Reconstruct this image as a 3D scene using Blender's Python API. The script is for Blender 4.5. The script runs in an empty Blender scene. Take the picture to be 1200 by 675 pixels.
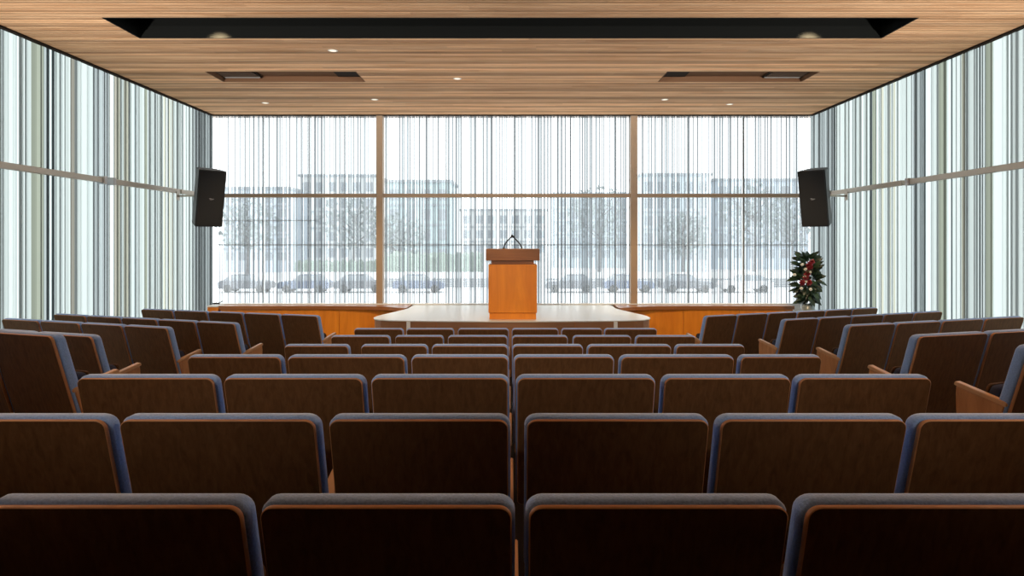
import bpy, bmesh, math, random
from mathutils import Vector, Matrix, Euler
R = random.Random(7)
sc = bpy.context.scene
COL = sc.collection
PI = math.pi
E = 1.78            # eye height above the lowest floor step (metres)
BACK = 11.2         # distance of the window wall
HW = 4.9            # half width of the hall
CEIL = E + 2.06
STAGE_Z = E - 1.05
CEIL_FILL_W, REAR_FILL_W = 1200, 560  # energies of the added fill lamps out of view

# ------------------------------------------------------------------ helpers
def link(o, parent=None):
    COL.objects.link(o)
    if parent is not None:
        o.parent = parent
    return o

def tag(o, label=None, cat=None, group=None, kind=None):
    if label: o['label'] = label
    if cat: o['category'] = cat
    if group: o['group'] = group
    if kind: o['kind'] = kind
    return o

def empty(name, loc=(0, 0, 0), rz=0.0, parent=None):
    o = bpy.data.objects.new(name, None)
    o.empty_display_size = .1
    o.location = loc
    o.rotation_euler = (0, 0, rz)
    return link(o, parent)

def build(name, bm, mats, parent=None, smooth=False, loc=None, rot=None):
    me = bpy.data.meshes.new(name)
    bmesh.ops.recalc_face_normals(bm, faces=bm.faces[:])
    if smooth:
        for f in bm.faces: f.smooth = True
    bm.to_mesh(me); bm.free()
    if not isinstance(mats, (list, tuple)): mats = [mats]
    for m in mats: me.materials.append(m)
    o = bpy.data.objects.new(name, me)
    if loc: o.location = loc
    if rot: o.rotation_euler = rot
    return link(o, parent)

def BM(): return bmesh.new()

def box(bm, x0, x1, y0, y1, z0, z1, mi=0, M=None):
    co = [(x0,y0,z0),(x1,y0,z0),(x1,y1,z0),(x0,y1,z0),(x0,y0,z1),(x1,y0,z1),(x1,y1,z1),(x0,y1,z1)]
    vs = [bm.verts.new((M @ Vector(c)) if M else c) for c in co]
    fs = []
    for q in ((0,3,2,1),(4,5,6,7),(0,1,5,4),(1,2,6,5),(2,3,7,6),(3,0,4,7)):
        f = bm.faces.new([vs[i] for i in q]); f.material_index = mi; fs.append(f)
    return fs

def bbox(bm, x0, x1, y0, y1, z0, z1, b=.006, seg=2, mi=0, M=None):
    """a box with rounded edges"""
    t = bmesh.new(); box(t, x0, x1, y0, y1, z0, z1, mi)
    bmesh.ops.bevel(t, geom=t.edges[:], offset=b, segments=seg, affect='EDGES', profile=.5)
    for f in t.faces: f.material_index = mi
    if M: bmesh.ops.transform(t, matrix=M, verts=t.verts[:])
    merge(bm, t)

def merge(bm, t):
    m = {}
    for v in t.verts: m[v] = bm.verts.new(v.co)
    for f in t.faces:
        try:
            g = bm.faces.new([m[v] for v in f.verts]); g.material_index = f.material_index; g.smooth = f.smooth
        except ValueError: pass
    t.free()

def tube(bm, pts, rad, n=10, mi=0, cap=True):
    pts = [Vector(p) for p in pts]
    rads = rad if isinstance(rad, (list, tuple)) else [rad]*len(pts)
    rings = []
    for i, p in enumerate(pts):
        d = (pts[min(i+1, len(pts)-1)] - pts[max(i-1, 0)]).normalized()
        a = Vector((0,0,1)) if abs(d.z) < .95 else Vector((1,0,0))
        u = d.cross(a).normalized(); w = d.cross(u)
        rings.append([bm.verts.new(p + (u*math.cos(2*PI*k/n) + w*math.sin(2*PI*k/n))*rads[i]) for k in range(n)])
    for r0, r1 in zip(rings, rings[1:]):
        for k in range(n):
            f = bm.faces.new((r0[k], r0[(k+1)%n], r1[(k+1)%n], r1[k])); f.material_index = mi; f.smooth = True
    if cap:
        for r in (rings[0], rings[-1]):
            f = bm.faces.new(r); f.material_index = mi

def lathe(bm, prof, n=24, c=(0,0,0), mi=0):
    rings = []
    for r, z in prof:
        rings.append([bm.verts.new((c[0]+r*math.cos(2*PI*k/n), c[1]+r*math.sin(2*PI*k/n), c[2]+z)) for k in range(n)])
    for r0, r1 in zip(rings, rings[1:]):
        for k in range(n):
            f = bm.faces.new((r0[k], r0[(k+1)%n], r1[(k+1)%n], r1[k])); f.material_index = mi; f.smooth = True
    for r in (rings[0], rings[-1]):
        f = bm.faces.new(r); f.material_index = mi

def rrect(hw, z0, z1, rt, rb, n=5):
    """outline in x,z: rounded rectangle, counter-clockwise"""
    out = []
    for cx, cz, r, a0 in ((hw-rt, z1-rt, rt, 0), (-hw+rt, z1-rt, rt, 90), (-hw+rb, z0+rb, rb, 180), (hw-rb, z0+rb, rb, 270)):
        for k in range(n+1):
            a = math.radians(a0 + 90*k/n)
            out.append((cx + r*math.cos(a), cz + r*math.sin(a)))
    return out

def slab(bm, hw, z0, z1, rt, rb, prof, shear=0.0, zref=.4, face_mi=0, edge_mi=0, x=0.0):
    """upright board or pad: rounded outline swept through (inset, y) steps"""
    rings = []
    for s, y in prof:
        ol = rrect(hw-s, z0+s, z1-s, max(rt-s, .004), max(rb-s, .004))
        rings.append([bm.verts.new((px+x, y - (pz-zref)*shear, pz)) for px, pz in ol])
    n = len(rings[0])
    for i, (a, b) in enumerate(zip(rings, rings[1:])):
        for k in range(n):
            f = bm.faces.new((a[k], a[(k+1)%n], b[(k+1)%n], b[k])); f.material_index = edge_mi; f.smooth = True
    for r in (rings[0], rings[-1]):
        f = bm.faces.new(r); f.material_index = face_mi

def prism(bm, poly, a0, a1, axis='x', mi=0):
    """poly of 2-D points extruded along an axis"""
    def P(p, a):
        if axis == 'x': return (a, p[0], p[1])
        if axis == 'y': return (p[0], a, p[1])
        return (p[0], p[1], a)
    A = [bm.verts.new(P(p, a0)) for p in poly]; B = [bm.verts.new(P(p, a1)) for p in poly]
    n = len(poly); fs = []
    for k in range(n):
        fs.append(bm.faces.new((A[k], A[(k+1)%n], B[(k+1)%n], B[k])))
    fs.append(bm.faces.new(A)); fs.append(bm.faces.new(B))
    for f in fs: f.material_index = mi
    return fs

# ------------------------------------------------------------------ materials
def mat(name):
    m = bpy.data.materials.new(name); m.use_nodes = True
    nt = m.node_tree; nt.nodes.clear()
    out = nt.nodes.new('ShaderNodeOutputMaterial')
    return m, nt, out

def N(nt, t, **k):
    n = nt.nodes.new(t)
    for a, v in k.items(): setattr(n, a, v)
    return n

def plain(name, col, rough=.5, metal=0.0, spec=.5, noise=0.0, nscale=20, sheen=0.0, bump=0.0, coat=0.0):
    m, nt, out = mat(name)
    b = N(nt, 'ShaderNodeBsdfPrincipled')
    b.inputs['Base Color'].default_value = (*col, 1)
    b.inputs['Roughness'].default_value = rough
    b.inputs['Metallic'].default_value = metal
    b.inputs['Specular IOR Level'].default_value = spec
    if sheen: b.inputs['Sheen Weight'].default_value = sheen
    if coat: b.inputs['Coat Weight'].default_value = coat
    if noise or bump:
        tc = N(nt, 'ShaderNodeTexCoord'); nz = N(nt, 'ShaderNodeTexNoise')
        nz.inputs['Scale'].default_value = nscale; nz.inputs['Detail'].default_value = 4
        nt.links.new(tc.outputs['Object'], nz.inputs['Vector'])
        if noise:
            mx = N(nt, 'ShaderNodeMix', data_type='RGBA')
            mx.inputs['A'].default_value = (*[c*(1-noise) for c in col], 1)
            mx.inputs['B'].default_value = (*[min(1, c*(1+noise)) for c in col], 1)
            nt.links.new(nz.outputs['Fac'], mx.inputs['Factor'])
            nt.links.new(mx.outputs['Result'], b.inputs['Base Color'])
        if bump:
            bp = N(nt, 'ShaderNodeBump'); bp.inputs['Strength'].default_value = bump; bp.inputs['Distance'].default_value = .004
            nt.links.new(nz.outputs['Fac'], bp.inputs['Height']); nt.links.new(bp.outputs['Normal'], b.inputs['Normal'])
    nt.links.new(b.outputs['BSDF'], out.inputs['Surface'])
    return m

def wood(name, dark, light, stretch=(14, 14, 1.2), rough=.45, spec=.4, attr=None, coat=0.0):
    m, nt, out = mat(name)
    b = N(nt, 'ShaderNodeBsdfPrincipled')
    b.inputs['Roughness'].default_value = rough; b.inputs['Specular IOR Level'].default_value = spec
    b.inputs['Coat Weight'].default_value = coat; b.inputs['Coat Roughness'].default_value = .15
    tc = N(nt, 'ShaderNodeTexCoord'); mp = N(nt, 'ShaderNodeMapping'); mp.inputs['Scale'].default_value = stretch
    nz = N(nt, 'ShaderNodeTexNoise'); nz.inputs['Scale'].default_value = 1.6; nz.inputs['Detail'].default_value = 6; nz.inputs['Roughness'].default_value = .62; nz.inputs['Distortion'].default_value = .6
    oi = N(nt, 'ShaderNodeObjectInfo'); add = N(nt, 'ShaderNodeVectorMath', operation='ADD')
    sc_ = N(nt, 'ShaderNodeMath', operation='MULTIPLY'); sc_.inputs[1].default_value = 37
    nt.links.new(oi.outputs['Random'], sc_.inputs[0])
    nt.links.new(tc.outputs['Object'], mp.inputs['Vector']); nt.links.new(mp.outputs['Vector'], add.inputs[0]); nt.links.new(sc_.outputs[0], add.inputs[1])
    nt.links.new(add.outputs[0], nz.inputs['Vector'])
    rp = N(nt, 'ShaderNodeValToRGB'); rp.color_ramp.elements[0].position = .3; rp.color_ramp.elements[0].color = (*dark, 1)
    rp.color_ramp.elements[1].position = .72; rp.color_ramp.elements[1].color = (*light, 1)
    nt.links.new(nz.outputs['Fac'], rp.inputs['Fac'])
    src = rp.outputs['Color']
    if attr:
        at = N(nt, 'ShaderNodeAttribute'); at.attribute_name = attr
        mx = N(nt, 'ShaderNodeMix', data_type='RGBA', blend_type='MULTIPLY'); mx.inputs['Factor'].default_value = 1
        nt.links.new(src, mx.inputs['A']); nt.links.new(at.outputs['Color'], mx.inputs['B']); src = mx.outputs['Result']
    nt.links.new(src, b.inputs['Base Color'])
    nt.links.new(b.outputs['BSDF'], out.inputs['Surface'])
    return m

def glass_strip(name, clear, gloss=.0):
    """striped printed glass: every strip lets light through by its own tint; `clear` is the share one can look through"""
    m, nt, out = mat(name)
    at = N(nt, 'ShaderNodeAttribute'); at.attribute_name = 'tint'
    tr = N(nt, 'ShaderNodeBsdfTransparent'); tl = N(nt, 'ShaderNodeBsdfTranslucent')
    nt.links.new(at.outputs['Color'], tr.inputs['Color']); nt.links.new(at.outputs['Color'], tl.inputs['Color'])
    mx = N(nt, 'ShaderNodeMixShader'); nt.links.new(at.outputs['Alpha'], mx.inputs[0])
    nt.links.new(tl.outputs[0], mx.inputs[1]); nt.links.new(tr.outputs[0], mx.inputs[2])
    last = mx
    df = N(nt, 'ShaderNodeBsdfDiffuse'); nt.links.new(at.outputs['Color'], df.inputs['Color'])
    m2 = N(nt, 'ShaderNodeMixShader'); m2.inputs[0].default_value = gloss
    nt.links.new(last.outputs[0], m2.inputs[1]); nt.links.new(df.outputs[0], m2.inputs[2])
    nt.links.new(m2.outputs[0], out.inputs['Surface'])
    return m

def lamp(name, col, strength):
    m, nt, out = mat(name)
    e = N(nt, 'ShaderNodeEmission'); e.inputs[0].default_value = (*col, 1); e.inputs[1].default_value = strength
    nt.links.new(e.outputs[0], out.inputs['Surface'])
    return m

M = dict(
    walnut=wood('walnut veneer', (.085,.040,.0165), (.145,.069,.029), (34,34,.8), rough=.6, spec=.08),
    seatfab=plain('dark seat upholstery', (.05,.055,.085), .9, spec=.1, noise=.3, nscale=160),
    edge=plain('light veneer edge', (.42,.20,.085), .45, noise=.2),
    fabric=plain('blue grey upholstery', (.25,.41,.86), .9, spec=.15, noise=.35, nscale=160, sheen=.6, bump=.5),
    arm=wood('oak arm', (.40,.17,.06), (.62,.30,.12), (10,10,1.5), rough=.4),
    armcap=plain('oak arm cap', (.60,.34,.17), .35, noise=.15),
    black=plain('black metal', (.012,.012,.013), .45),
    carpet=plain('dark carpet', (.022,.016,.014), .95, spec=.1, noise=.3, nscale=60),
    ceil=wood('ceiling slats', (.50,.27,.135), (.80,.50,.29), (.7,9,9), rough=.75, spec=.05, attr='tone'),
    ceil_back=plain('ceiling cavity', (.035,.018,.01), .8),
    void=plain('matt black', (.004,.0045,.004), .85, spec=.1),
    rec=plain('brown recess', (.17,.09,.05), .8, spec=.05),
    bronze=plain('bronze frame', (.40,.28,.18), .45, noise=.12, nscale=3),
    rail=plain('rail', (.46,.40,.32), .4, metal=.3),
    steel=plain('grey steel', (.62,.66,.68), .45, metal=.0),
    white=plain('white sill', (.82,.83,.82), .4),
    deck=plain('pale glossy floor', (.70,.68,.62), .36, spec=.5, noise=.03, nscale=2),
    orange=wood('orange veneer', (.70,.20,.011), (.90,.31,.024), (5,5,.6), rough=.35),
    brown=wood('brown veneer', (.26,.09,.025), (.40,.15,.045), (1,6,10), rough=.35),
    fascia=wood('dark fascia', (.24,.11,.05), (.34,.16,.07), (1,6,10), rough=.4),
    glass=glass_strip('printed glass front', .82, .05),
    side=glass_strip('printed glass side', .06, .16),
    darkwall=plain('panelling', (.26,.19,.14), .7, noise=.2, nscale=3),
    spk=plain('speaker cabinet', (.014,.015,.016), .55),
    grille=plain('speaker grille', (.009,.010,.011), .7, noise=.4, nscale=300),
    emblem=plain('silver emblem', (.5,.5,.5), .3, metal=.6),
    leaf=plain('dark leaf', (.010,.026,.009), .4, noise=.5, nscale=6),
    leaf2=plain('mid leaf', (.025,.055,.016), .45, noise=.4, nscale=6),
    red=plain('red petal', (.20,.008,.014), .5),
    petal=plain('white petal', (.80,.78,.70), .5),
    vase=plain('smoked vase', (.25,.28,.27), .15, spec=.6),
    rec2=plain('dark brown louver', (.07,.045,.03), .7, spec=.05),
    vent=plain('vent slat', (.30,.28,.26), .4, metal=.4),
    ventd=plain('vent dark', (.03,.022,.016), .8, spec=.05),
    lens=lamp('lamp lens', (1,.90,.74), 1.3),
    trimw=plain('lamp trim', (.72,.66,.58), .4),
)
DEFA = .06
def attr_faces(o, name, cols):
    a = o.data.color_attributes.new(name, 'FLOAT_COLOR', 'CORNER')
    for p in o.data.polygons:
        for li in p.loop_indices: a.data[li].color = tuple(cols[p.index]) if len(cols[p.index]) == 4 else (*cols[p.index], DEFA)

# ------------------------------------------------------------------ seating plan (metres)
CENTRE = [  # depth of the row, drop of its back top below the eye, left/right edge of each chair
 (1.45, .536, [(-1.102,-.540),(-.531,.014),(.020,.582),(.591,1.16)]),
 (2.10, .530, [(-1.822,-1.204),(-1.194,-.576),(-.564,.003),(.030,.606),(.614,1.200),(1.208,1.811)]),
 (2.80, .546, [(-1.767,-1.187),(-1.176,-.588),(-.581,-.003),(.007,.591),(.602,1.137),(1.144,1.704)]),
 (3.70, .615, [(-1.748,-1.226),(-1.216,-.560),(-.550,-.009),(0,.558),(.569,1.203),(1.216,1.665)]),
 (4.75, .718, [(-1.579,-1.118),(-1.051,-.576),(-.564,-.018),(-.006,.499),(.511,1.110),(1.122,1.615)]),
 (5.90, .815, [(-1.564,-1.040),(-1.010,-.583),(-.560,-.030),(-.007,.487),(.516,1.032),(1.055,1.586)]),
 (7.00, .895, [(-1.619,-1.103),(-1.085,-.586),(-.560,-.026),(-.009,.481),(.499,.927),(.936,1.488)]),
]
SIDE = [  # block, distance order word, aisle end x, depth, drop, fan angle, pitch, count
 ('left',  0, -2.297, 3.50, .477, 20, .50, 2),
 ('left',  1, -2.711, 4.50, .620, 19, .56, 3),
 ('left',  2, -2.878, 5.80, .732, 19.5, .51, 4),
 ('left',  3, -2.552, 6.40, .768, 20, .48, 5),
 ('left',  4, -2.184, 7.80, .853, 17.8, .515, 5),
 ('right', 0,  2.442, 3.30, .503, 20, .54, 1),
 ('right', 1,  2.388, 4.10, .564, 17, .575, 2),
 ('right', 2,  2.820, 5.80, .714, 19, .53, 4),
 ('right', 3,  2.677, 6.80, .782, 21.6, .45, 5),
 ('right', 4,  2.184, 7.80, .858, 22, .45, 6),
]
SEAT_TOP = .88
def zfloor(drop): return round(max(0.0, E - drop - SEAT_TOP), 4)

# ------------------------------------------------------------------ floor: stepped, one mesh
bm = BM()
fr = -3.0
zs = [zfloor(c[1]) for c in CENTRE]
zs[0] = max(zs[0], zs[1]); 
for i, c in enumerate(CENTRE):
    nxt = CENTRE[i+1][0] - .06 if i+1 < len(CENTRE) else BACK
    box(bm, -HW, HW, fr, nxt, -.35, zs[i]); fr = nxt
for blk, k, x0, d, drop, a, p, n in SIDE:
    s = -1 if blk == 'left' else 1
    # a terrace lying along its row: local x runs from the aisle to the wall
    Mx = Matrix.Translation((x0, d, 0)) @ Matrix.Rotation(s*math.radians(a), 4, 'Z')
    zf = zfloor(drop)
    L = (HW - abs(x0))/math.cos(math.radians(a)) - .02
    poly = [(-.18*s, -.24), (-.18*s, .60), (L*s, .60), (L*s, -.24)]
    pts = [Mx @ Vector((x, y, 0)) for x, y in poly]
    pts = [(max(-HW, min(HW, q.x)), q.y) for q in pts]
    prism(bm, pts, -.3, zf + .0005, 'z')
floor = tag(build('floor', bm, M['carpet']), kind='structure')

# ------------------------------------------------------------------ the auditorium chair
W = .57; SHEAR = .30; YB = .10
def arm_bm(x0, x1):
    b = BM()
    poly = [(.07,0),(.20,0),(.205,.30),(.215,.575),(.215,.617),(-.035,.565),(.045,.32)]
    prism(b, poly, x0, x1)
    bmesh.ops.bevel(b, geom=b.edges[:], offset=.004, segments=2, affect='EDGES')
    return b
def cap_bm(x0, x1):
    b = BM()
    poly = [(-.044,.564),(.216,.6185),(.226,.625),(.218,.642),(-.036,.588),(-.048,.580)]
    prism(b, poly, x0-.003, x1+.003)
    bmesh.ops.bevel(b, geom=b.edges[:], offset=.003, segments=2, affect='EDGES')
    return b
def make_chair():
    r = empty('auditorium_chair')
    b = BM()
    slab(b, .270, .30, .872, .028, .02, [(.003,-.018),(0,-.015),(0,-.003),(.003,0)], shear=SHEAR, face_mi=0, edge_mi=1)
    build('back_panel', b, [M['walnut'], M['edge']], r)
    b = BM()
    slab(b, .277, .34, .880, .036, .03, [(.014,.001),(.005,.004),(0,.012),(0,.042),(.005,.054),(.014,.060),(.05,.064)], shear=SHEAR)
    build('back_cushion', b, M['fabric'], r)
    b = BM()
    slab(b, .232, .40, .650, .03, .05, [(.03,.076),(.01,.080),(0,.090),(0,.120),(.006,.130),(.02,.134)], shear=.26)
    build('seat_cushion', b, M['seatfab'], r)
    b = BM()
    slab(b, .233, .38, .652, .03, .05, [(.004,.135),(0,.138),(0,.148),(.004,.151)], shear=.26, edge_mi=0)
    build('seat_shell', b, [M['walnut'], M['edge']], r)
    b = BM()
    bbox(b, -.24, .24, .05, .13, .325, .37, .006)          # carrier beam under the seat
    bbox(b, -.03, .03, .06, .12, .02, .33, .005); bbox(b, -.08, .08, .03, .17, 0, .02, .005)
    build('pedestal', b, M['black'], r)
    build('armrest', arm_bm(.2495, .2835), M['arm'], r)
    build('arm_cap', cap_bm(.2495, .2835), M['armcap'], r.children[-1])
    return r
def dup(root):
    c = root.copy(); COL.objects.link(c)
    for ch in list(root.children):
        d = ch.copy(); COL.objects.link(d); d.parent = c
        for g in ch.children:
            e = g.copy(); COL.objects.link(e); e.parent = d
    return c
PROTO = make_chair()
used = [False]
def chair(x, y, z, rz, wid, label, group, end=None):
    if used[0]: o = dup(PROTO)
    else: o = PROTO; used[0] = True
    o.location = (x - YB*math.sin(rz), y + YB*math.cos(rz), z); o.rotation_euler = (0, 0, rz); o.scale = (wid/W, 1, 1)
    tag(o, label, 'chair', group)
    o['end'] = 1 if end else 0
    return o
leftarms = []
ORD = ['first','second','third','fourth','fifth','sixth']
ROWN = ['nearest row', 'second-nearest row', 'third-nearest row', 'middle row', 'third row from the stage', 'second row from the stage', 'row closest to the stage']
def place(n, k):
    names6 = ['leftmost','second from left','third from left','third from right','second from right','rightmost']
    names4 = ['leftmost','second from left','second from right','rightmost']
    return (names6 if n == 6 else names4)[k]
all_chairs = []
for i, (d, drop, cs) in enumerate(CENTRE):
    g = 'chairs of the middle block'
    for k, (a, b_) in enumerate(cs):
        lab = 'walnut-backed blue chair, %s in the %s, middle block' % (place(len(cs), k), ROWN[i])
        o = chair((a+b_)/2, d, zs[i], 0, b_-a, lab, g)
        o.scale.z = (E - drop - zs[i])/SEAT_TOP
        all_chairs.append(o)
        if k == 0: leftarms.append(o)
SROW = {'left': ['nearest visible row', 'second row', 'third row', 'fourth row', 'row closest to the stage'],
        'right': ['nearest visible row', 'second row', 'third row', 'fourth row', 'row closest to the stage']}
for blk, rk, x0, d, drop, a, p, n in SIDE:
    s = -1 if blk == 'left' else 1
    ar = math.radians(a)
    for k in range(n):
        t = (k + .5)*p
        x = x0 + s*t*math.cos(ar); y = d + t*math.sin(ar)
        pos = 'at the aisle end' if k == 0 else ('at the wall end' if k == n-1 and n > 2 else '%s from the aisle' % ORD[k])
        lab = 'angled walnut-backed chair %s of the %s, %s block' % (pos, SROW[blk][rk], blk)
        o = chair(x, y, zfloor(drop) + .0005, s*ar, p - .006, lab, 'chairs of the %s side block' % blk)
        all_chairs.append(o)
        if (blk == 'right' and k == 0) or (blk == 'left' and k == n-1): leftarms.append(o)
# the free left end of a row carries an armrest of its own
lm = arm_bm(-.2835, -.2495); la = build('armrest', lm, M['arm'], leftarms[0]); lc = build('arm_cap', cap_bm(-.2835, -.2495), M['armcap'], la)
for o in leftarms[1:]:
    q = la.copy(); COL.objects.link(q); q.parent = o
    w = lc.copy(); COL.objects.link(w); w.parent = q
for o in all_chairs:
    if 'end' in o: del o['end']
# dark triangular row marker let into the end panel of the nearest right row
for o in all_chairs:
    if o['label'].startswith('angled walnut-backed chair at the aisle end of the nearest visible row, right'):
        b = BM(); prism(b, [(.10,.40),(.19,.40),(.10,.47)], -.2865, -.2825)
        build('row_marker', b, M['void'], o)

# ------------------------------------------------------------------ ceiling with real slats and openings
OPEN = [(-3.785, 3.755, 6.31, 6.94), (-3.745, -1.90, 8.32, 8.86), (1.89, 3.755, 8.32, 8.86)]
bm = BM(); tones = []
pitch = .074; y = -3.0
def cuts(y0, y1):
    ex = [(o[0], o[1]) for o in OPEN if o[2] < y1 - .001 and o[3] > y0 + .001]
    segs = [(-HW, HW)]
    for a, b in ex:
        ns = []
        for p, q in segs:
            if b <= p or a >= q: ns.append((p, q)); continue
            if a > p: ns.append((p, a))
            if b < q: ns.append((b, q))
        segs = ns
    return segs
edges = sorted(set([BACK] + [o[2] for o in OPEN] + [o[3] for o in OPEN]))
ys = []
y = -3.0
for e in edges:
    n = max(1, round((e - y)/pitch)); st = (e - y)/n
    ys += [(y + st*i, y + st*(i+1)) for i in range(n)]; y = e
for y0, y1 in ys:
    base = R.choice((.52,.70,.82,.90,1.0,1.06,1.16))
    for a, b in cuts(y0, y1):
        x = a
        while x < b - .001:
            L = min(R.uniform(.9, 2.6), b - x)
            if b - x - L < .25: L = b - x
            t = base*R.uniform(.88, 1.1); w = R.uniform(-.025, .025)
            fs = box(bm, x + .0008, x + L - .0008, y0 + .005, y1 - .005, CEIL, CEIL + .03)
            tones += [(t*(1+w), t, t*(1-w))]*6
            x += L
    
cl = build('ceiling', bm, M['ceil']); attr_faces(cl, 'tone', tones); tag(cl, kind='structure')
bm = BM()   # dark cavity behind the slats
for y0, y1 in zip([-3.0] + edges[:-1], edges):
    for a, b in cuts(y0, y1): box(bm, a, b, y0, y1, CEIL + .032, CEIL + .06)
build('cavity', bm, M['ceil_back'], cl)
def recess(name, o, depth, m, parent):
    x0, x1, y0, y1 = o; t = .012; b = BM(); z0 = CEIL + .002; z1 = CEIL + depth
    box(b, x0-t, x0, y0-t, y1+t, z0+.06, z1); box(b, x1, x1+t, y0-t, y1+t, z0+.06, z1)
    box(b, x0, x1, y0-t, y0, z0+.06, z1); box(b, x0, x1, y1, y1+t, z0+.06, z1); box(b, x0-t, x1+t, y0-t, y1+t, z1, z1+t)
    return build(name, b, m, parent)
# lighting trough: black lining
tr = recess('trough_lining', OPEN[0], .55, M['void'], cl)
b = BM()
x0, x1, y0, y1 = OPEN[0]
box(b, x0-.004, x0+.012, y0-.004, y1+.004, CEIL-.003, CEIL+.08); box(b, x1-.012, x1+.004, y0-.004, y1+.004, CEIL-.003, CEIL+.08)
box(b, x0, x1, y0-.004, y0+.012, CEIL-.003, CEIL+.08); box(b, x0, x1, y1-.012, y1+.004, CEIL-.003, CEIL+.08)
build('trough_edge', b, M['void'], cl)
# the two air vents
for o, lab, side in ((OPEN[1], 'long brown recessed ceiling vent with silver grille, above the left seats', -1), (OPEN[2], 'long brown recessed ceiling vent with silver grille, above the right seats', 1)):
    x0, x1, y0, y1 = o
    r = tag(empty('ceiling_vent', ((x0+x1)/2, (y0+y1)/2, CEIL)), lab, 'vent', 'long vents in the wooden ceiling')
    hx, hy = (x1-x0)/2, (y1-y0)/2
    b = BM(); zt = .07
    box(b, -hx, hx, -hy, hy, zt, zt+.012)
    box(b, -hx, -hx+.01, -hy, hy, .0, zt); box(b, hx-.01, hx, -hy, hy, .0, zt); box(b, -hx+.01, hx-.01, -hy, -hy+.01, 0, zt); box(b, -hx+.01, hx-.01, hy-.01, hy, 0, zt)
    build('housing', b, M['rec'], r)
    g0, g1 = (-hx+.03, -hx+.52) if side < 0 else (hx-.52, hx-.03)
    b = BM(); box(b, g0, g1, -hy+.03, hy-.03, .05, .06); g = build('grille', b, M['ventd'], r)
    for k in range(7):
        yy = -hy + .06 + k*(2*hy-.12)/6
        b = BM(); box(b, g0+.02, g1-.02, yy-.012, yy+.012, .036, .0495)
        build('louver', b, M['vent'] if k == 6 else M['rec2'], g)
    g0, g1 = (hx-.34, hx-.03) if side < 0 else (-hx+.03, -hx+.34)
    b = BM(); box(b, g0, g1, -hy+.05, hy-.05, .055, .069)
    build('access_plate', b, M['ventd'], r)

# recessed downlights
def cpt(px, py):
    d = 2.06*800/(282-py); return ((px-600)/800*d, d)
for px, py, lab in ((390,59,'small lit downlight between the black trough and the left vent'),
                    (536,92,'small lit downlight near the ceiling centre, right of the left vent'),
                    (439,116.5,'small lit downlight right above the left window mullion'),
                    (311,120.5,'small lit downlight behind the left vent, above the left window'),
                    (779,116.5,'small lit downlight behind the right vent, beside the right window mullion'),
                    (855,122,'small lit downlight behind the right vent, above the right window')):
    x, y = cpt(px, py)
    r = tag(empty('downlight', (x, y, CEIL)), lab, 'ceiling light', 'round downlights in the wooden ceiling')
    b = BM(); lathe(b, [(.050,-.001),(.054,-.003),(.050,-.005),(.038,-.005),(.038,-.002)], 24); build('trim_ring', b, M['trimw'], r)
    b = BM(); lathe(b, [(.0375,-.0018),(.0375,-.004)], 24); build('lens', b, M['lens'], r)
    li = bpy.data.lights.new('downlight_beam', 'SPOT'); li.energy = 14; li.color = (1,.80,.55); li.spot_size = 1.6; li.spot_blend = .8; li.shadow_soft_size = .05
    lo = bpy.data.objects.new('downlight_beam', li); lo.location = (0,0,-.03); link(lo, r)

# spotlights hanging in the trough
def spotlight(x, lab, tgt, energy, size):
    y = 6.56; zc = CEIL + .17
    r = tag(empty('spotlight', (x, y, CEIL + .55)), lab, 'spotlight', 'spotlights in the black ceiling trough')
    b = BM(); tube(b, [(0,0,0),(0,0,-.31)], .012); box(b, -.06,.06,-.04,.04,-.02,0); build('bracket', b, M['black'], r)
    v = (Vector(tgt) - Vector((x, y, zc))).normalized()
    q = v.to_track_quat('-Z', 'Y')
    b = BM(); lathe(b, [(.02,.10),(.045,.09),(.05,.0),(.055,-.07),(.048,-.07),(.044,-.04)], 20)
    build('lamp_can', b, M['steel'], r, loc=(0,0,zc-CEIL-.55), rot=q.to_euler())
    b = BM(); lathe(b, [(.043,-.042),(.043,-.046)], 20)
    build('lens', b, M['lens'], r.children[-1])
    li = bpy.data.lights.new('beam', 'SPOT'); li.energy = energy; li.color = (1,.74,.46); li.spot_size = size; li.spot_blend = .5; li.shadow_soft_size = .04
    lo = bpy.data.objects.new('beam', li); lo.rotation_euler = q.to_euler(); lo.location = Vector((0,0,zc-CEIL-.55)) + v*.09; link(lo, r)
spotlight(-2.95, 'leftmost small grey spotlight inside the black ceiling trough', (-3.2, 10.9, .45), 420, .9)
spotlight(-1.80, 'grey spotlight in the ceiling trough, second from the left', (-.1, 9.0, 1.1), 110, .28)
spotlight(.75, 'grey spotlight in the ceiling trough, nearest its middle', (0, 9.0, 1.1), 110, .28)
spotlight(3.0, 'rightmost small grey spotlight inside the black ceiling trough', (3.2, 10.9, .45), 420, .9)

# ------------------------------------------------------------------ window wall
GZ0, GZ1 = STAGE_Z + .0, CEIL
wb = empty('wall_back'); tag(wb, kind='structure')
b = BM(); box(b, -HW-.2, HW+.2, BACK, BACK+.18, -.3, GZ0); build('sill_wall', b, M['white'], wb)
b = BM(); box(b, -HW-.2, HW+.2, BACK+.05, BACK+.25, CEIL, CEIL+.5); build('lintel', b, M['darkwall'], wb)
def px(x): return (x-600)/800*BACK
TZ = E + .742
LINES = [254,273,284,294.5,305,322.5,328,337,352,367,374.5,381,385,396,403,407,413,421,430.5,
 451.5,467,472.5,479.5,484.5,490.3,498.3,525,533.7,539.5,551.6,556.4,560.5,565.7,576,588.4,594,
 611,623,631,638,642,649.4,654,658,663,676.4,682.7,688.4,694,703.5,715.6,728,734,738.7,
 754,761,769,777,782.7,789.4,795,804.4,813.8,819,829,836,839.6,845.4,852,858,862.7,866.6,887.6,894.3,901.8,906,913,924,928.5,936.5]
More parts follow.
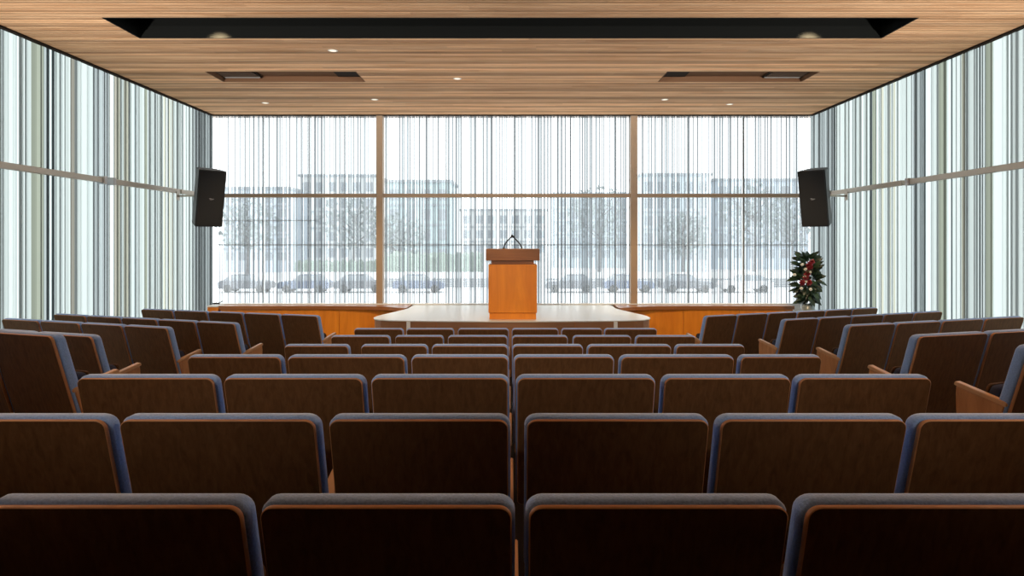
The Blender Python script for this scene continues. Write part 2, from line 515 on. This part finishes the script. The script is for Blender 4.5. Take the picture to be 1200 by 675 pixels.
def stripes(x0, x1, rnd):
    """list of (xa, xb, tint) covering x0..x1"""
    marks = sorted(px(l) for l in LINES if x0 + .01 < px(l) < x1 - .01)
    strong = set(marks); extra = []
    for a_, c_ in zip(marks, marks[1:]):
        if c_ - a_ > .075: extra.append((a_ + c_)/2 + rnd.uniform(-.012, .012))
    marks = sorted(marks + extra)
    out = []; x = x0
    def fill(a, c):
        thin = rnd.random() < .4
        while a < c - 1e-4:
            thin = not thin
            w = min(rnd.uniform(.009, .019) if thin else rnd.uniform(.020, .048), c - a)
            if thin:
                g = rnd.uniform(.17, .32); t = (g*.97, g*1.0, g*1.02, .4)
            else:
                g = rnd.uniform(.36, .60) if rnd.random() < .35 else rnd.uniform(.70, .98); t = (g*.975, g*.995, g, .86)
            out.append((a, a+w, t)); a += w
    for m in marks:
        w = rnd.uniform(.010, .017); g = rnd.uniform(.07, .13) if m in strong else rnd.uniform(.14, .24)
        if m - w/2 > x: fill(x, m - w/2)
        out.append((max(x, m-w/2), m + w/2, (g*.88, g, g*1.06, .3))); x = m + w/2
    fill(x, x1)
    return out
BAYS = [(-HW, px(441.5), [359.5, 306]), (px(448), px(739.5), [522, 603, 669, 723]), (px(746.5), HW, [808, 874])]
for i, (x0, x1, bars) in enumerate(BAYS):
    w = empty('window_%d' % (i+1)); tag(w, kind='structure')
    rnd = random.Random(20+i); st = stripes(x0, x1, rnd)
    for z0, z1 in ((GZ0, TZ-.03), (TZ+.03, GZ1)):
        b = BM(); cols = []
        for xa, xb, t in st:
            vs = [b.verts.new(c) for c in ((xa,BACK+.10,z0),(xb,BACK+.10,z0),(xb,BACK+.10,z1),(xa,BACK+.10,z1))]
            b.faces.new(vs); cols.append(t)
        attr_faces(build('pane', b, M['glass'], w), 'tint', cols)
    b = BM(); bbox(b, x0, x1, BACK+.02, BACK+.12, TZ-.03, TZ+.03, .004); build('transom', b, M['bronze'], w)
    for q in bars:
        hw = .018 if q == 874 else .007
        b = BM(); bbox(b, px(q)-hw, px(q)+hw, BACK+.105, BACK+.16, GZ0, GZ1, .003); build('glazing_bar', b, M['steel'], w)
    b = BM(); z = E - .07; box(b, x0, x1, BACK+.125, BACK+.145, z-.009, z+.009); build('tie_rod', b, M['steel'], w)
    if i == 0:
        b = BM(); z = E + .335; box(b, x0, px(372), BACK+.125, BACK+.145, z-.007, z+.007); build('tie_rod', b, M['steel'], w)
tag(build('trim_1', (lambda b: (bbox(b, px(441), px(448.5), BACK-.02, BACK+.16, GZ0, GZ1, .006), b)[1])(BM()), M['bronze']), kind='structure')
tag(build('trim_2', (lambda b: (bbox(b, px(739), px(747), BACK-.02, BACK+.16, GZ0, GZ1, .006), b)[1])(BM()), M['bronze']), kind='structure')
b = BM()
box(b, -HW, HW, BACK-.03, BACK+.02, CEIL-.012, CEIL-.001)
tag(build('trim_3', b, M['ventd']), kind='structure')
b = BM(); bbox(b, -HW, HW, BACK-.03, BACK+.098, GZ0-.001, GZ0+.02, .004)
tag(build('trim_4', b, M['white']), kind='structure')

# ------------------------------------------------------------------ side walls of printed ribbed glass
SIDE_T = .70
def side_wall(name, sgn, seed, bands, near=3.2):
    rnd = random.Random(seed)
    w = empty(name); tag(w, kind='structure')
    b = BM(); box(b, min(sgn*HW, sgn*(HW+.15)), max(sgn*HW, sgn*(HW+.15)), -3.0, near, -.3, CEIL); build('solid_panel', b, M['darkwall'], w)
    b = BM(); box(b, min(sgn*HW, sgn*(HW+.15)), max(sgn*HW, sgn*(HW+.15)), near, BACK+.2, -.3, .12); build('kerb', b, M['darkwall'], w)
    b = BM(); cols = []
    y = near; prev = None; off = 0
    while y < BACK + .10:
        band = next((t for a, c, t in bands if a <= y < c), None)
        u = rnd.random()
        k_ = min(1, max(0, (9.0-y)/2.4))
        if u < .07 + .08*k_:  wd, g, t = rnd.uniform(.008,.018), rnd.uniform(.10,.22) + .24*(1-k_), (.85,1,1.02)
        elif u < .40: wd, g, t = rnd.uniform(.012,.035), rnd.uniform(.40,.56) + .07*(1-k_), (.90,1,.98)
        elif u < .45: wd, g, t = rnd.uniform(.03,.06), rnd.uniform(.42,.54), (1.0,1,.82)
        else:        wd, g, t = rnd.uniform(.014,.075), rnd.uniform(.48,.68), (.905,1,.965)
        g *= SIDE_T
        if band: g = g*band[0] if len(band) == 1 else band[0]*rnd.uniform(.8,1.2); t = band[1] if len(band) > 1 else t; g = g*.62 if band else g
        y1 = min(y + wd, BACK + .10)
        o1 = rnd.choice((0, .012, .022, .03))
        xa = sgn*(HW + .02 + off); xb = sgn*(HW + .02 + o1)
        if abs(o1 - off) > .001:            # the little return between two ribs
            vs = [b.verts.new(c) for c in ((xa,y,.1),(xb,y,.1),(xb,y,CEIL),(xa,y,CEIL))]; b.faces.new(vs); cols.append((g*.5*t[0], g*.5*t[1], g*.5*t[2]))
        vs = [b.verts.new(c) for c in ((xb,y,.1),(xb,y1,.1),(xb,y1,CEIL),(xb,y,CEIL))]; b.faces.new(vs); cols.append((g*t[0], g*t[1], g*t[2]))
        off = o1; y = y1
    attr_faces(build('ribbed_glass', b, M['side'], w), 'tint', cols)
    return w
OL = (.92, 1, .80); GR = (.90, 1, 1.0); BR = (1.04, 1, .84)
wl = side_wall('wall_left', -1, 3, [(7.00,7.16,(.30,OL)),(7.62,7.72,(.30,BR)),(8.05,8.35,(.46,GR)),(8.36,8.46,(.80,(.95,1,.95))),(8.47,8.52,(.42,BR)),(9.15,9.25,(.36,OL)),(10.58,11.4,(.34,GR))])
wr = side_wall('wall_right', 1, 11, [(6.95,7.12,(.24,OL)),(7.75,7.90,(.33,OL)),(8.12,8.42,(.46,GR)),(8.00,8.11,(.78,GR)),(9.25,9.35,(.34,OL)),(10.45,11.4,(.42,GR))])
def rail(w, sgn, y0, y1, bracket):
    b = BM(); z = E + .72
    x0, x1 = sorted((sgn*(HW-.055), sgn*(HW-.005)))
    bbox(b, x0, x1, y0, y1, z-.032, z+.032, .005); build('rail', b, M['rail'], w)
    for yy in bracket:
        b = BM(); x0, x1 = sorted((sgn*(HW-.075), sgn*(HW+.02)))
        bbox(b, x0, x1, yy-.03, yy+.03, z-.045, z+.045, .005); build('rail_bracket', b, M['steel'], w)
rail(wl, -1, 3.2, 8.08, (8.12,)); rail(wl, -1, 8.34, 9.98, (8.30,)); rail(wl, -1, 10.02, 10.6, ())
rail(wr, 1, 3.2, 8.34, (8.36,)); rail(wr, 1, 8.50, 10.38, (10.42,))
for nm, sgn in (('trim_5', -1), ('trim_6', 1)):
    b = BM(); x0, x1 = sorted((sgn*(HW-.02), sgn*(HW+.03))); box(b, x0, x1, -3, BACK-.03, CEIL-.02, CEIL-.001)
    tag(build(nm, b, M['ventd']), kind='structure')
b = BM(); box(b, -HW-.2, HW+.2, -3.2, -3.0, -.35, CEIL+.3); wre = tag(build('wall_rear', b, M['darkwall']), kind='structure')
b = BM(); box(b, -HW-.3, HW+.3, -3.2, BACK+.3, CEIL+.62, CEIL+.75); tag(build('roof', b, M['darkwall']), kind='structure')

# unseen added fill lamps: side pairs brighten the ceiling, rear pair the chair backs
for sg, wall in ((-1, wl), (1, wr)):
    for yy in (-.4, 2.5):
        X = sg*HW
        b = BM(); prism(b, [(X,2.28),(X-sg*.14,2.40),(X-sg*.14,2.43),(X,2.43)], yy-.16, yy+.16, 'y'); build('added_uplight_case', b, M['rail'], wall)
        li = bpy.data.lights.new('ceiling_fill', 'SPOT'); li.energy = CEIL_FILL_W; li.color = (1,.93,.86); li.spot_size = 1.5; li.spot_blend = .7; li.shadow_soft_size = .08
        lo = bpy.data.objects.new('ceiling_fill', li); lo.location = (X-sg*.16, yy, 2.48)
        lo.rotation_euler = Vector((-sg*.60, 1.15, 1.0)).to_track_quat('-Z', 'Y').to_euler(); link(lo, wall)
for x in (-2.2, 2.2):  # rear fill pair behind the camera, added to lift the dark chair backs
    b = BM(); lathe(b, [(.05,0),(.09,.02),(.09,.26),(.07,.27),(.065,.22)], 18)
    q = (Vector((-x*.1, 9.6, 1.0)) - Vector((x, -2.6, 3.35))).normalized().to_track_quat('Z', 'Y')
    build('added_fill_can', b, M['black'], wre, loc=(x, -2.6, 3.35), rot=q.to_euler())
    li = bpy.data.lights.new('rear_fill', 'SPOT'); li.energy = REAR_FILL_W; li.color = (1,.88,.72); li.spot_size = .68; li.spot_blend = 1.0; li.shadow_soft_size = .09
    lo = bpy.data.objects.new('rear_fill', li); lo.location = Vector((x, -2.6, 3.35)) + q @ Vector((0,0,.28)); lo.rotation_euler = (q @ Euler((PI,0,0)).to_quaternion()).to_euler(); link(lo, wre)

# ------------------------------------------------------------------ stage and flanking cabinets
st = tag(empty('stage', (0, 8.75, 0)), 'low stage platform with pale glossy floor and brown front edge', 'stage')
def stage_poly(inset=0):
    half = [(.35,8.885),(.7,8.90),(1.05,8.92),(1.34,8.95),(1.62,9.0),(1.76,9.07),(1.85,9.17),(1.885,9.30),(1.88,9.5),(1.84,9.7),(1.72,10.1),(1.61,10.55),(1.60,11.165)]
    pts = [(0, 8.88 + inset)]
    # the front edge bows gently towards the seats, the corners round back to the window
    pts += [(x*(1-inset*.6), y + (inset if y < 9.2 else 0)) for x, y in half]
    pts += [(-x*(1-inset*.6), y + (inset if y < 9.2 else 0)) for x, y in reversed(half)]
    return [(x, y-8.75) for x, y in pts]
b = BM(); prism(b, stage_poly(0), STAGE_Z-.012, STAGE_Z, 'z'); build('deck', b, M['deck'], st)
b = BM(); prism(b, stage_poly(.012), 0, STAGE_Z-.0125, 'z'); fa = build('fascia', b, M['fascia'], st)
for x in (-1.36, 1.36):
    b = BM(); bbox(b, x-.025, x+.025, .202, .245, .0, STAGE_Z-.014, .004); build('post', b, M['white'], st)
for x in (-.99, -.70, .82):
    b = BM(); bbox(b, x-.008, x+.008, .140+.033*abs(x), .170+.033*abs(x), .0, STAGE_Z-.014, .003); build('joint_strip', b, M['brown'], st)
CT = STAGE_Z + .004
def ledge(lab, pts_top, x_wall, s, seams):
    r = tag(empty('window_ledge', (s*3.2, 11.0, 0)), lab, 'ledge', 'wood ledges along the window')
    off = Vector((s*3.2, 11.0))
    def loc(p): return [(x-off.x, y-off.y) for x, y in p]
    b = BM(); prism(b, loc(pts_top), CT-.055, CT, 'z'); build('top_cap', b, M['brown'], r)
    b = BM(); bx0, bx1 = sorted((x_wall - s*.01, s*1.80))
    box(b, bx0-off.x, bx1-off.x, 10.975-off.y, 11.155-off.y, 0, CT-.056); build('carcass', b, M['orange'], r)
    for a, c in zip(seams, seams[1:]):
        a, c = sorted((a, c)); b = BM()
        bbox(b, a+.003-off.x, c-.003-off.x, 10.955-off.y, 10.9745-off.y, .04, CT-.057, .002)
        build('front_panel', b, M['orange'], r)
    return r
# the cap runs straight along the glass and sweeps forward to a point beside the stage
ledge('long orange wood ledge under the window, left of the stage', [(-4.69,11.16),(-4.69,10.92),(-2.9,10.92),(-2.3,10.88),(-1.95,10.78),(-1.68,10.58),(-1.64,10.62),(-1.64,11.16)], -4.69, -1, [-4.68,-3.75,-2.77,-1.85])
ledge('long orange wood ledge under the window, right of the stage', [(4.52,11.16),(4.52,10.92),(2.9,10.92),(2.3,10.88),(1.95,10.78),(1.68,10.58),(1.66,10.62),(1.66,11.16)], 4.52, 1, [4.51,3.65,2.75,1.85])
# pale end unit in the left corner
r = tag(empty('corner_box', (-4.79, 11.0, 0)), 'short orange wood corner unit between left ledge and glass wall', 'ledge')
b = BM(); bbox(b, -.088, .085, -.07, .155, 0, CT-.02, .004); build('carcass', b, M['orange'], r)
b = BM(); bbox(b, -.088, .086, -.08, .158, CT-.0195, CT+.004, .003); build('lid', b, M['white'], r)
# coil of black cable on it
b = BM()
pts = [(.05*math.cos(t)*(1+.25*math.sin(3*t)) , .05*math.sin(t), .012 + .02*abs(math.sin(1.7*t))) for t in [k*.35 for k in range(60)]]
pts += [(.05+.02*k, .02*math.sin(k), .03+.012*k) for k in range(1,4)]
tag(build('cable', b if tube(b, pts, .006, 6) is None else b, M['black'], loc=(-4.79, 11.03, CT+.006)), 'small coil of black cable on the corner unit, by the left glass wall', 'cable')

# ------------------------------------------------------------------ lectern
r = tag(empty('lectern', (0.01, 9.08, STAGE_Z)), 'tall orange wood lectern with a broad dark top, standing on the stage', 'lectern')
h1 = E - .318 - STAGE_Z
b = BM(); bbox(b, -.312, .312, .012, .50, 0, .085, .004); build('plinth', b, M['orange'], r)
b = BM(); bbox(b, -.323, .323, 0, .52, .088, h1, .006); build('body', b, M['orange'], r)
b = BM(); bbox(b, -.285, .285, .03, .48, h1, h1+.052, .003); build('neck', b, M['brown'], r)
b = BM(); prism(b, [(-.035,.052+h1),(.56,.052+h1),(.56,.10+h1),(-.02,.205+h1),(-.035,.205+h1)], -.357, .357)
bmesh.ops.bevel(b, geom=b.edges[:], offset=.005, segments=2, affect='EDGES'); build('reading_top', b, M['brown'], r)
b = BM(); bbox(b, -.345, .345, -.030, -.003, h1+.2055, h1+.212, .002); build('top_edge', b, M['armcap'], r)
zt = STAGE_Z + h1 + .20
for sx, lab in ((-1, 'black gooseneck microphone rising from the left of the lectern top'), (1, 'black gooseneck microphone rising from the right of the lectern top')):
    x0 = .01 + sx*.118; yb = 9.14 if sx < 0 else 9.20
    m = tag(empty('gooseneck_microphone', (x0, yb, STAGE_Z + h1 + .205 - .181*(yb - 9.08 + .02) + .0065)), lab, 'microphone', 'microphones on the lectern')
    b = BM(); lathe(b, [(.022,0),(.022,.014),(.010,.03),(.008,.05)], 16); build('base', b, M['black'], m)
    tx = -sx*.112
    pts = [(0,0,.04),(tx*.12,0,.075),(tx*.4,0,.115),(tx*.75,0,.155),(tx*.93,-.0,.175)]
    b = BM(); tube(b, pts, .009, 8); build('gooseneck', b, M['black'], m)
    b = BM(); tube(b, [(tx*.88,0,.168),(tx*.93,-.005,.178),(tx*.98,-.016,.186),(tx*.99,-.035,.188)], [.009,.016,.018,.010], 12); build('capsule', b, M['black'], m)

# ------------------------------------------------------------------ loudspeakers
def speaker(sgn, lab):
    X, Y, Z = sgn*4.32, 9.68, E + .615
    r = tag(empty('loudspeaker', (X, Y, Z)), lab, 'speaker', 'loudspeakers flanking the window')
    yaw = -sgn*math.radians(44)
    rot = Matrix.Rotation(yaw, 4, 'Z') @ Matrix.Rotation(math.radians(12), 4, 'X')
    # box local: front faces -y
    b = BM(); prism(b, [(-.19,-.14),(.19,-.14),(.13,.16),(-.13,.16)], -.40, .40, 'z')
    bmesh.ops.bevel(b, geom=b.edges[:], offset=.008, segments=2, affect='EDGES')
    bmesh.ops.transform(b, matrix=rot, verts=b.verts[:]); build('cabinet', b, M['spk'], r)
    b = BM(); bbox(b, -.178, .178, -.156, -.141, -.385, .385, .004, M=rot); build('grille', b, M['grille'], r)
    b = BM()
    for k, (ax, bx, zz) in enumerate(((-.03,.0,.006),(.004,.034,.0),(-.022,.012,-.008))):
        bbox(b, ax, bx, -.159, -.1565, zz-.004, zz+.004, .001, M=rot)
    build('emblem', b, M['emblem'], r)
    b = BM(); p = rot @ Vector((0, .15, 0)); wx = sgn*(HW-.057) - X
    tube(b, [tuple(p), (p.x*.5+wx*.5, p.y+.06, p.z), (wx, p.y+.1, p.z)], .013); box(b, min(wx, wx-sgn*.010), max(wx, wx-sgn*.010), p.y+.06, p.y+.14, p.z-.06, p.z+.06)
    build('wall_bracket', b, M['rail'], r)
speaker(-1, 'black wall-hung loudspeaker in the corner left of the window')
speaker(1, 'black wall-hung loudspeaker above the flower arrangement, right of the window')

# ------------------------------------------------------------------ flower arrangement
r = tag(empty('flower_arrangement', (4.46, 10.30, 0)), 'tall dark leafy arrangement with red and white flowers, right window corner', 'plant')
rn = random.Random(5)
b = BM(); lathe(b, [(.12,0),(.13,.02),(.10,.30),(.085,.62),(.10,.80),(.075,.815),(.07,.80)], 24); build('vase', b, M['vase'], r)
def leaf(b, base, d, L, w, mi=0):
    d = Vector(d).normalized(); side = d.cross(Vector((rn.uniform(-.3,.3), rn.uniform(-1,-.4), rn.uniform(.2,.8)))).normalized(); up = side.cross(d).normalized()
    base = Vector(base); ring = []
    prof = [(0,.06),(.2,.75),(.45,1),(.7,.75),(.9,.3),(1,.02)]
    rows = []
    for t, k in prof:
        c = base + d*L*t - up*L*.25*t*t
        rows.append([b.verts.new(c + side*w*k + up*w*.25*k), b.verts.new(c), b.verts.new(c - side*w*k + up*w*.25*k)])
    for a, c in zip(rows, rows[1:]):
        for j in (0, 1):
            f = b.faces.new((a[j], a[j+1], c[j+1], c[j])); f.smooth = True; f.material_index = mi
b = BM(); b2 = BM()
Z0 = .83
for k in range(260):
    t = rn.random()
    z = Z0 + .04 + .66*t
    wd = .05 + .13*math.sin(PI*min(1, .08 + t*.78))
    a = rn.uniform(0, 2*PI)
    base = (wd*.9*math.cos(a)*rn.uniform(.2,1), wd*.8*math.sin(a)*rn.uniform(.2,1), z)
    dz = rn.uniform(-.9,.1) if t < .45 else rn.uniform(-.3,1.0)
    if t > .8: dz = rn.uniform(.3, 1.3)
    leaf(b, base, (math.cos(a), math.sin(a)*.8, dz), rn.uniform(.10,.17), rn.uniform(.026,.042), 0 if rn.random() < .72 else 1)
build('foliage', b, [M['leaf'], M['leaf2']], r)
b = BM()
for k in range(14):
    a = k*2*PI/14
    tube(b, [(.03*math.cos(a), .03*math.sin(a), .72), (.05*math.cos(a), .05*math.sin(a), 1.0), (.09*math.cos(a), .09*math.sin(a), 1.30)], .004, 5)
build('stems', b, M['leaf2'], r)
def flower(name, p, rad, m):
    b = BM(); p = Vector(p)
    for ringn, (n, el, rr) in enumerate(((6,.25,1),(5,.8,.8),(3,1.25,.6))):
        for k in range(n):
            a = 2*PI*(k + .5*ringn)/n
            d = Vector((math.cos(a)*math.cos(el), -math.sin(el), math.sin(a)*math.cos(el)))
            leaf(b, p + Vector((0,-.01*ringn,0)), d, rad*rr, rad*.42, 0)
    build(name, b, m, r)
def fp(pxx, pyy): return ((pxx-600)/800*10.12 - 4.46, -.18, E + (282-pyy)/800*10.12)
for q in ((948,310),(949,313),(946,321),(944,325),(940,331),(948,331),(951,307)): flower('red_flower', fp(*q), .055, M['red'])
for q in ((940,310),(944,315.5),(949,319),(943,324),(931,322),(944,330.5),(950,339),(939,338)): flower('white_flower', fp(*q), .028, M['petal'])

# ------------------------------------------------------------------ outside, seen through the printed glass
GZ = -2.6
OUT = dict(
    snow=plain('pale ground', (.80,.81,.82), .9, noise=.06, nscale=.2),
    b1=plain('blue grey facade', (.50,.57,.64), .8), b2=plain('green grey facade', (.40,.50,.52), .8), b3=plain('pale facade', (.66,.68,.68), .8), b4=plain('cool facade', (.51,.58,.62), .8),
    win=plain('window dark', (.27,.30,.33), .5), roof=plain('roof slab', (.33,.36,.39), .8),
    fence=plain('grey fence', (.22,.24,.26), .8),
    hedge=plain('hedge green', (.24,.30,.26), .9, noise=.4, nscale=1.5), white=plain('white wall', (.85,.86,.86), .8),
    bark=plain('bark', (.20,.20,.20), .9), leaf=plain('tree leaf', (.24,.28,.28), .9),
    c1=plain('car grey', (.12,.13,.15), .3), c2=plain('car white', (.6,.6,.62), .3), c3=plain('car blue', (.08,.11,.18), .3), tyre=plain('tyre', (.02,.02,.02), .8),
)
b = BM(); 
for (x0, x1, y0, y1) in ((-160,160,BACK+.4,260), (-160,-HW-.4,-60,BACK+.4), (HW+.4,160,-60,BACK+.4)):
    vs = [b.verts.new(c) for c in ((x0,y0,GZ),(x1,y0,GZ),(x1,y1,GZ),(x0,y1,GZ))]; b.faces.new(vs)
tag(build('ground', b, OUT['snow']), kind='structure')
def ox(pxx, d): return (pxx-600)/800*d
def oz(pyy, d): return E + (282-pyy)/800*d
def building(d, x0, x1, ytop, m, nx, nz, lab, deep=9, z_first=None):
    X0, X1, H = ox(x0,d), ox(x1,d), oz(ytop,d) - GZ
    r = tag(empty('building', ((X0+X1)/2, d+deep/2, GZ)), lab, 'building', 'buildings beyond the window')
    hx = (X1-X0)/2; hy = deep/2
    b = BM(); box(b, -hx, hx, -hy, hy, 0, H); build('wall', b, m, r)
    b = BM(); box(b, -hx-.3, hx+.3, -hy-.3, hy+.3, H, H+.35); build('roof', b, OUT['roof'], r)
    cw = 2*hx/nx; chh = (H-1.5)/nz
    for i in range(nx):
        for j in range(nz):
            cx = -hx + cw*(i+.5); cz = 1.2 + chh*(j+.5)
            b = BM(); box(b, cx-cw*.30, cx+cw*.30, -hy-.06, -hy-.005, cz-chh*.28, cz+chh*.28); build('window', b, OUT['win'], r)
    for j in range(1, nz):
        b = BM(); zz = 1.2 + chh*j; box(b, -hx, hx, -hy-.25, -hy-.001, zz-.12, zz+.12); build('floor_band', b, OUT['roof'], r)
    return r
building(95, 262, 338, 222, OUT['b1'], 5, 5, 'blue-grey office block behind the far left window')
building(106, 352, 440, 207, OUT['b3'], 6, 5, 'pale office block behind the left window, beside its mullion')
building(90, 452, 528, 214, OUT['b2'], 4, 4, 'green-grey building behind the window left of the lectern')
building(140, 540, 640, 247, OUT['b3'], 7, 3, 'low pale building straight behind the lectern')
building(110, 650, 735, 228, OUT['b4'], 5, 5, 'cool grey building behind the window right of the lectern')
building(95, 752, 832, 206, OUT['b4'], 5, 5, 'grey-blue block with floor bands behind the right window')
building(104, 838, 948, 212, OUT['b1'], 6, 5, 'wide blue-grey block behind the far right window')
def tree(d, pxx, ytop, rad, lab, seed):
    q = random.Random(seed); X = ox(pxx, d); H = oz(ytop, d) - GZ
    r = tag(empty('tree', (X, d, GZ)), lab, 'tree', 'trees beyond the window')
    b = BM(); tube(b, [(0,0,0),(.1,0,H*.4),(0,.1,H*.85)], [.22,.16,.05], 8)
    for k in range(9):
        a = q.uniform(0,2*PI); z = H*q.uniform(.35,.7)
        tube(b, [(0,0,z),(rad*.5*math.cos(a),rad*.5*math.sin(a),z+rad*.4),(rad*.8*math.cos(a),rad*.8*math.sin(a),z+rad*.8)], [.09,.05,.02], 5)
    build('trunk', b, OUT['bark'], r)
    b = BM()
    for k in range(420):
        v = Vector((q.gauss(0,1), q.gauss(0,1), q.gauss(0,1))).normalized()*q.random()**.4
        c = Vector((v.x*rad, v.y*rad, H*.66 + v.z*H*.36)); s = q.uniform(.15,.34)
        n = Euler((q.uniform(0,6),q.uniform(0,6),q.uniform(0,6))).to_matrix()
        vs = [b.verts.new(c + n @ Vector(p)*s) for p in ((-1,-.5,0),(0,-.7,.2),(1,0,0),(0,.7,.2),(-.8,.4,0))]
        b.faces.new(vs)
    build('crown', b, OUT['leaf'], r)
tree(78, 290, 232, 3.6, 'grey-green tree in front of the far left office block', 1)
tree(82, 414, 226, 4.2, 'loose tree beside the left mullion, outside the window', 2)
tree(74, 468, 250, 3.2, 'tree in front of the green-grey building left of the lectern', 3)
tree(85, 702, 218, 4.0, 'tall tree outside, left of the right mullion', 4)
tree(80, 800, 246, 3.4, 'tree in front of the grey-blue block, right window', 5)
tree(78, 884, 212, 4.0, 'tall loose tree outside the far right window', 6)
tree(88, 928, 228, 4.0, 'tree outside behind the flower arrangement', 7)
# hedge (clipped, bumpy) and long white wall
def hedge(d, x0, x1, y0, lab, seed):
    q = random.Random(seed); X0, X1 = ox(x0,d), ox(x1,d); H = oz(y0,d) - GZ
    b = BM(); n = 40
    g = [[b.verts.new((X0+(X1-X0)*i/n, d + (0,.0,1.2,2.4,2.4)[j] + q.uniform(-.15,.15), GZ + (0,H*.9,H,H*.9,0)[j]+(q.uniform(-.2,.2) if 0<j<4 else 0))) for j in range(5)] for i in range(n+1)]
    for a, c in zip(g, g[1:]):
        for j in range(4): b.faces.new((a[j], a[j+1], c[j+1], c[j]))
    b.faces.new([g[0][j] for j in range(5)]); b.faces.new([g[-1][j] for j in range(5)])
    tag(build('hedge', b, OUT['hedge']), lab, 'hedge')
hedge(70, 345, 442, 306, 'clipped green hedge outside the left window', 1)
hedge(68, 448, 566, 296, 'long green hedge outside, left of the lectern', 2)
b = BM(); d = 64; box(b, ox(330,d), ox(930,d), d, d+.4, GZ, oz(319,d)); 
wl_ = tag(build('garden_wall', b, OUT['white']), 'long low white wall outside, behind the parked cars', 'wall')
for a_, c_, lab in ((446, 572, 'grey slatted fence outside behind the cars, left of the lectern'), (640, 932, 'long grey slatted fence outside behind the cars, right of the lectern')):
    d = 62; X0, X1 = ox(a_, d), ox(c_, d); H = oz(326, d) - GZ
    r = tag(empty('fence', ((X0+X1)/2, d, GZ)), lab, 'fence'); h = (X1-X0)/2
    b = BM()
    for k in range(5): box(b, -h, h, -.02, .02, .15+k*(H-.15)/5, .15+(k+.82)*(H-.15)/5)
    build('slat_panel', b, OUT['fence'], r)
    n = max(3, int(2*h/2.4))
    for k in range(n+1):
        xx = -h + 2*h*k/n; b = BM(); box(b, xx-.05, xx+.05, .021, .12, 0, H+.05); build('post', b, OUT['roof'], r)
def car(d, pxx, m, lab, flip):
    X = ox(pxx, d)
    r = tag(empty('car', (X, d, GZ), PI if flip else 0), lab, 'car', 'cars parked outside')
    b = BM(); prism(b, [(-2.15,.35),(2.1,.35),(2.15,.70),(1.95,.92),(.95,1.0),(-1.9,1.02),(-2.2,.85)], -.85, .85, 'y'); build('body', b, m, r)
    b = BM(); prism(b, [(-1.85,1.0),(1.0,.99),(.35,1.46),(-1.2,1.48)], -.74, .74, 'y'); build('cabin', b, OUT['win'], r)
    b = BM(); box(b, -1.18, .33, -.70, .70, 1.481, 1.51); build('car_roof', b, m, r)
    for x in (-1.35, 1.35):
        for y in (-.80, .80):
            b = BM(); tube(b, [(x, y-.1, .34), (x, y+.1, .34)], .34, 14); build('wheel', b, OUT['tyre'], r)
for k, (p, m, lab) in enumerate(((290,'c1','dark grey car parked outside the far left window'),(358,'c3','dark blue car parked outside, second from the left'),
        (424,'c1','dark grey car parked outside just left of the left mullion'),(492,'c3','dark blue car parked outside between left mullion and lectern'),
        (668,'c1','dark grey car parked outside right of the lectern'),(736,'c3','dark blue car parked outside behind the right mullion'),
        (804,'c1','dark grey car parked outside the right window'),(872,'c2','white car parked outside the far right window'))):
    car(58, p, OUT[m], lab, k % 3 == 1)

# ------------------------------------------------------------------ daylight: an even overcast sky
w = bpy.data.worlds.new('sky'); sc.world = w; w.use_nodes = True
nt = w.node_tree; nt.nodes.clear()
bg = N(nt, 'ShaderNodeBackground'); o = N(nt, 'ShaderNodeOutputWorld')
bg.inputs[0].default_value = (.94, .985, 1.0, 1); bg.inputs[1].default_value = 3.5
nt.links.new(bg.outputs[0], o.inputs[0])

# ------------------------------------------------------------------ camera and colour
cam = bpy.data.cameras.new('camera'); co = bpy.data.objects.new('camera', cam); link(co)
cam.sensor_width = 36; cam.lens = 24; cam.shift_y = -55.5/1200
co.location = (0, 0, E); co.rotation_euler = (PI/2, 0, 0); cam.clip_end = 600; cam.clip_start = .05
sc.camera = co
sc.view_settings.view_transform = 'Standard'; sc.view_settings.look = 'None'
sc.view_settings.gamma = 1; sc.view_settings.use_curve_mapping = False; sc.view_settings.exposure = 0.0
sc.cycles.max_bounces = 10; sc.cycles.diffuse_bounces = 5; sc.cycles.transparent_max_bounces = 12; sc.cycles.transmission_bounces = 6
sc.cycles.use_denoising = True
sc.cycles.sample_clamp_indirect = 6
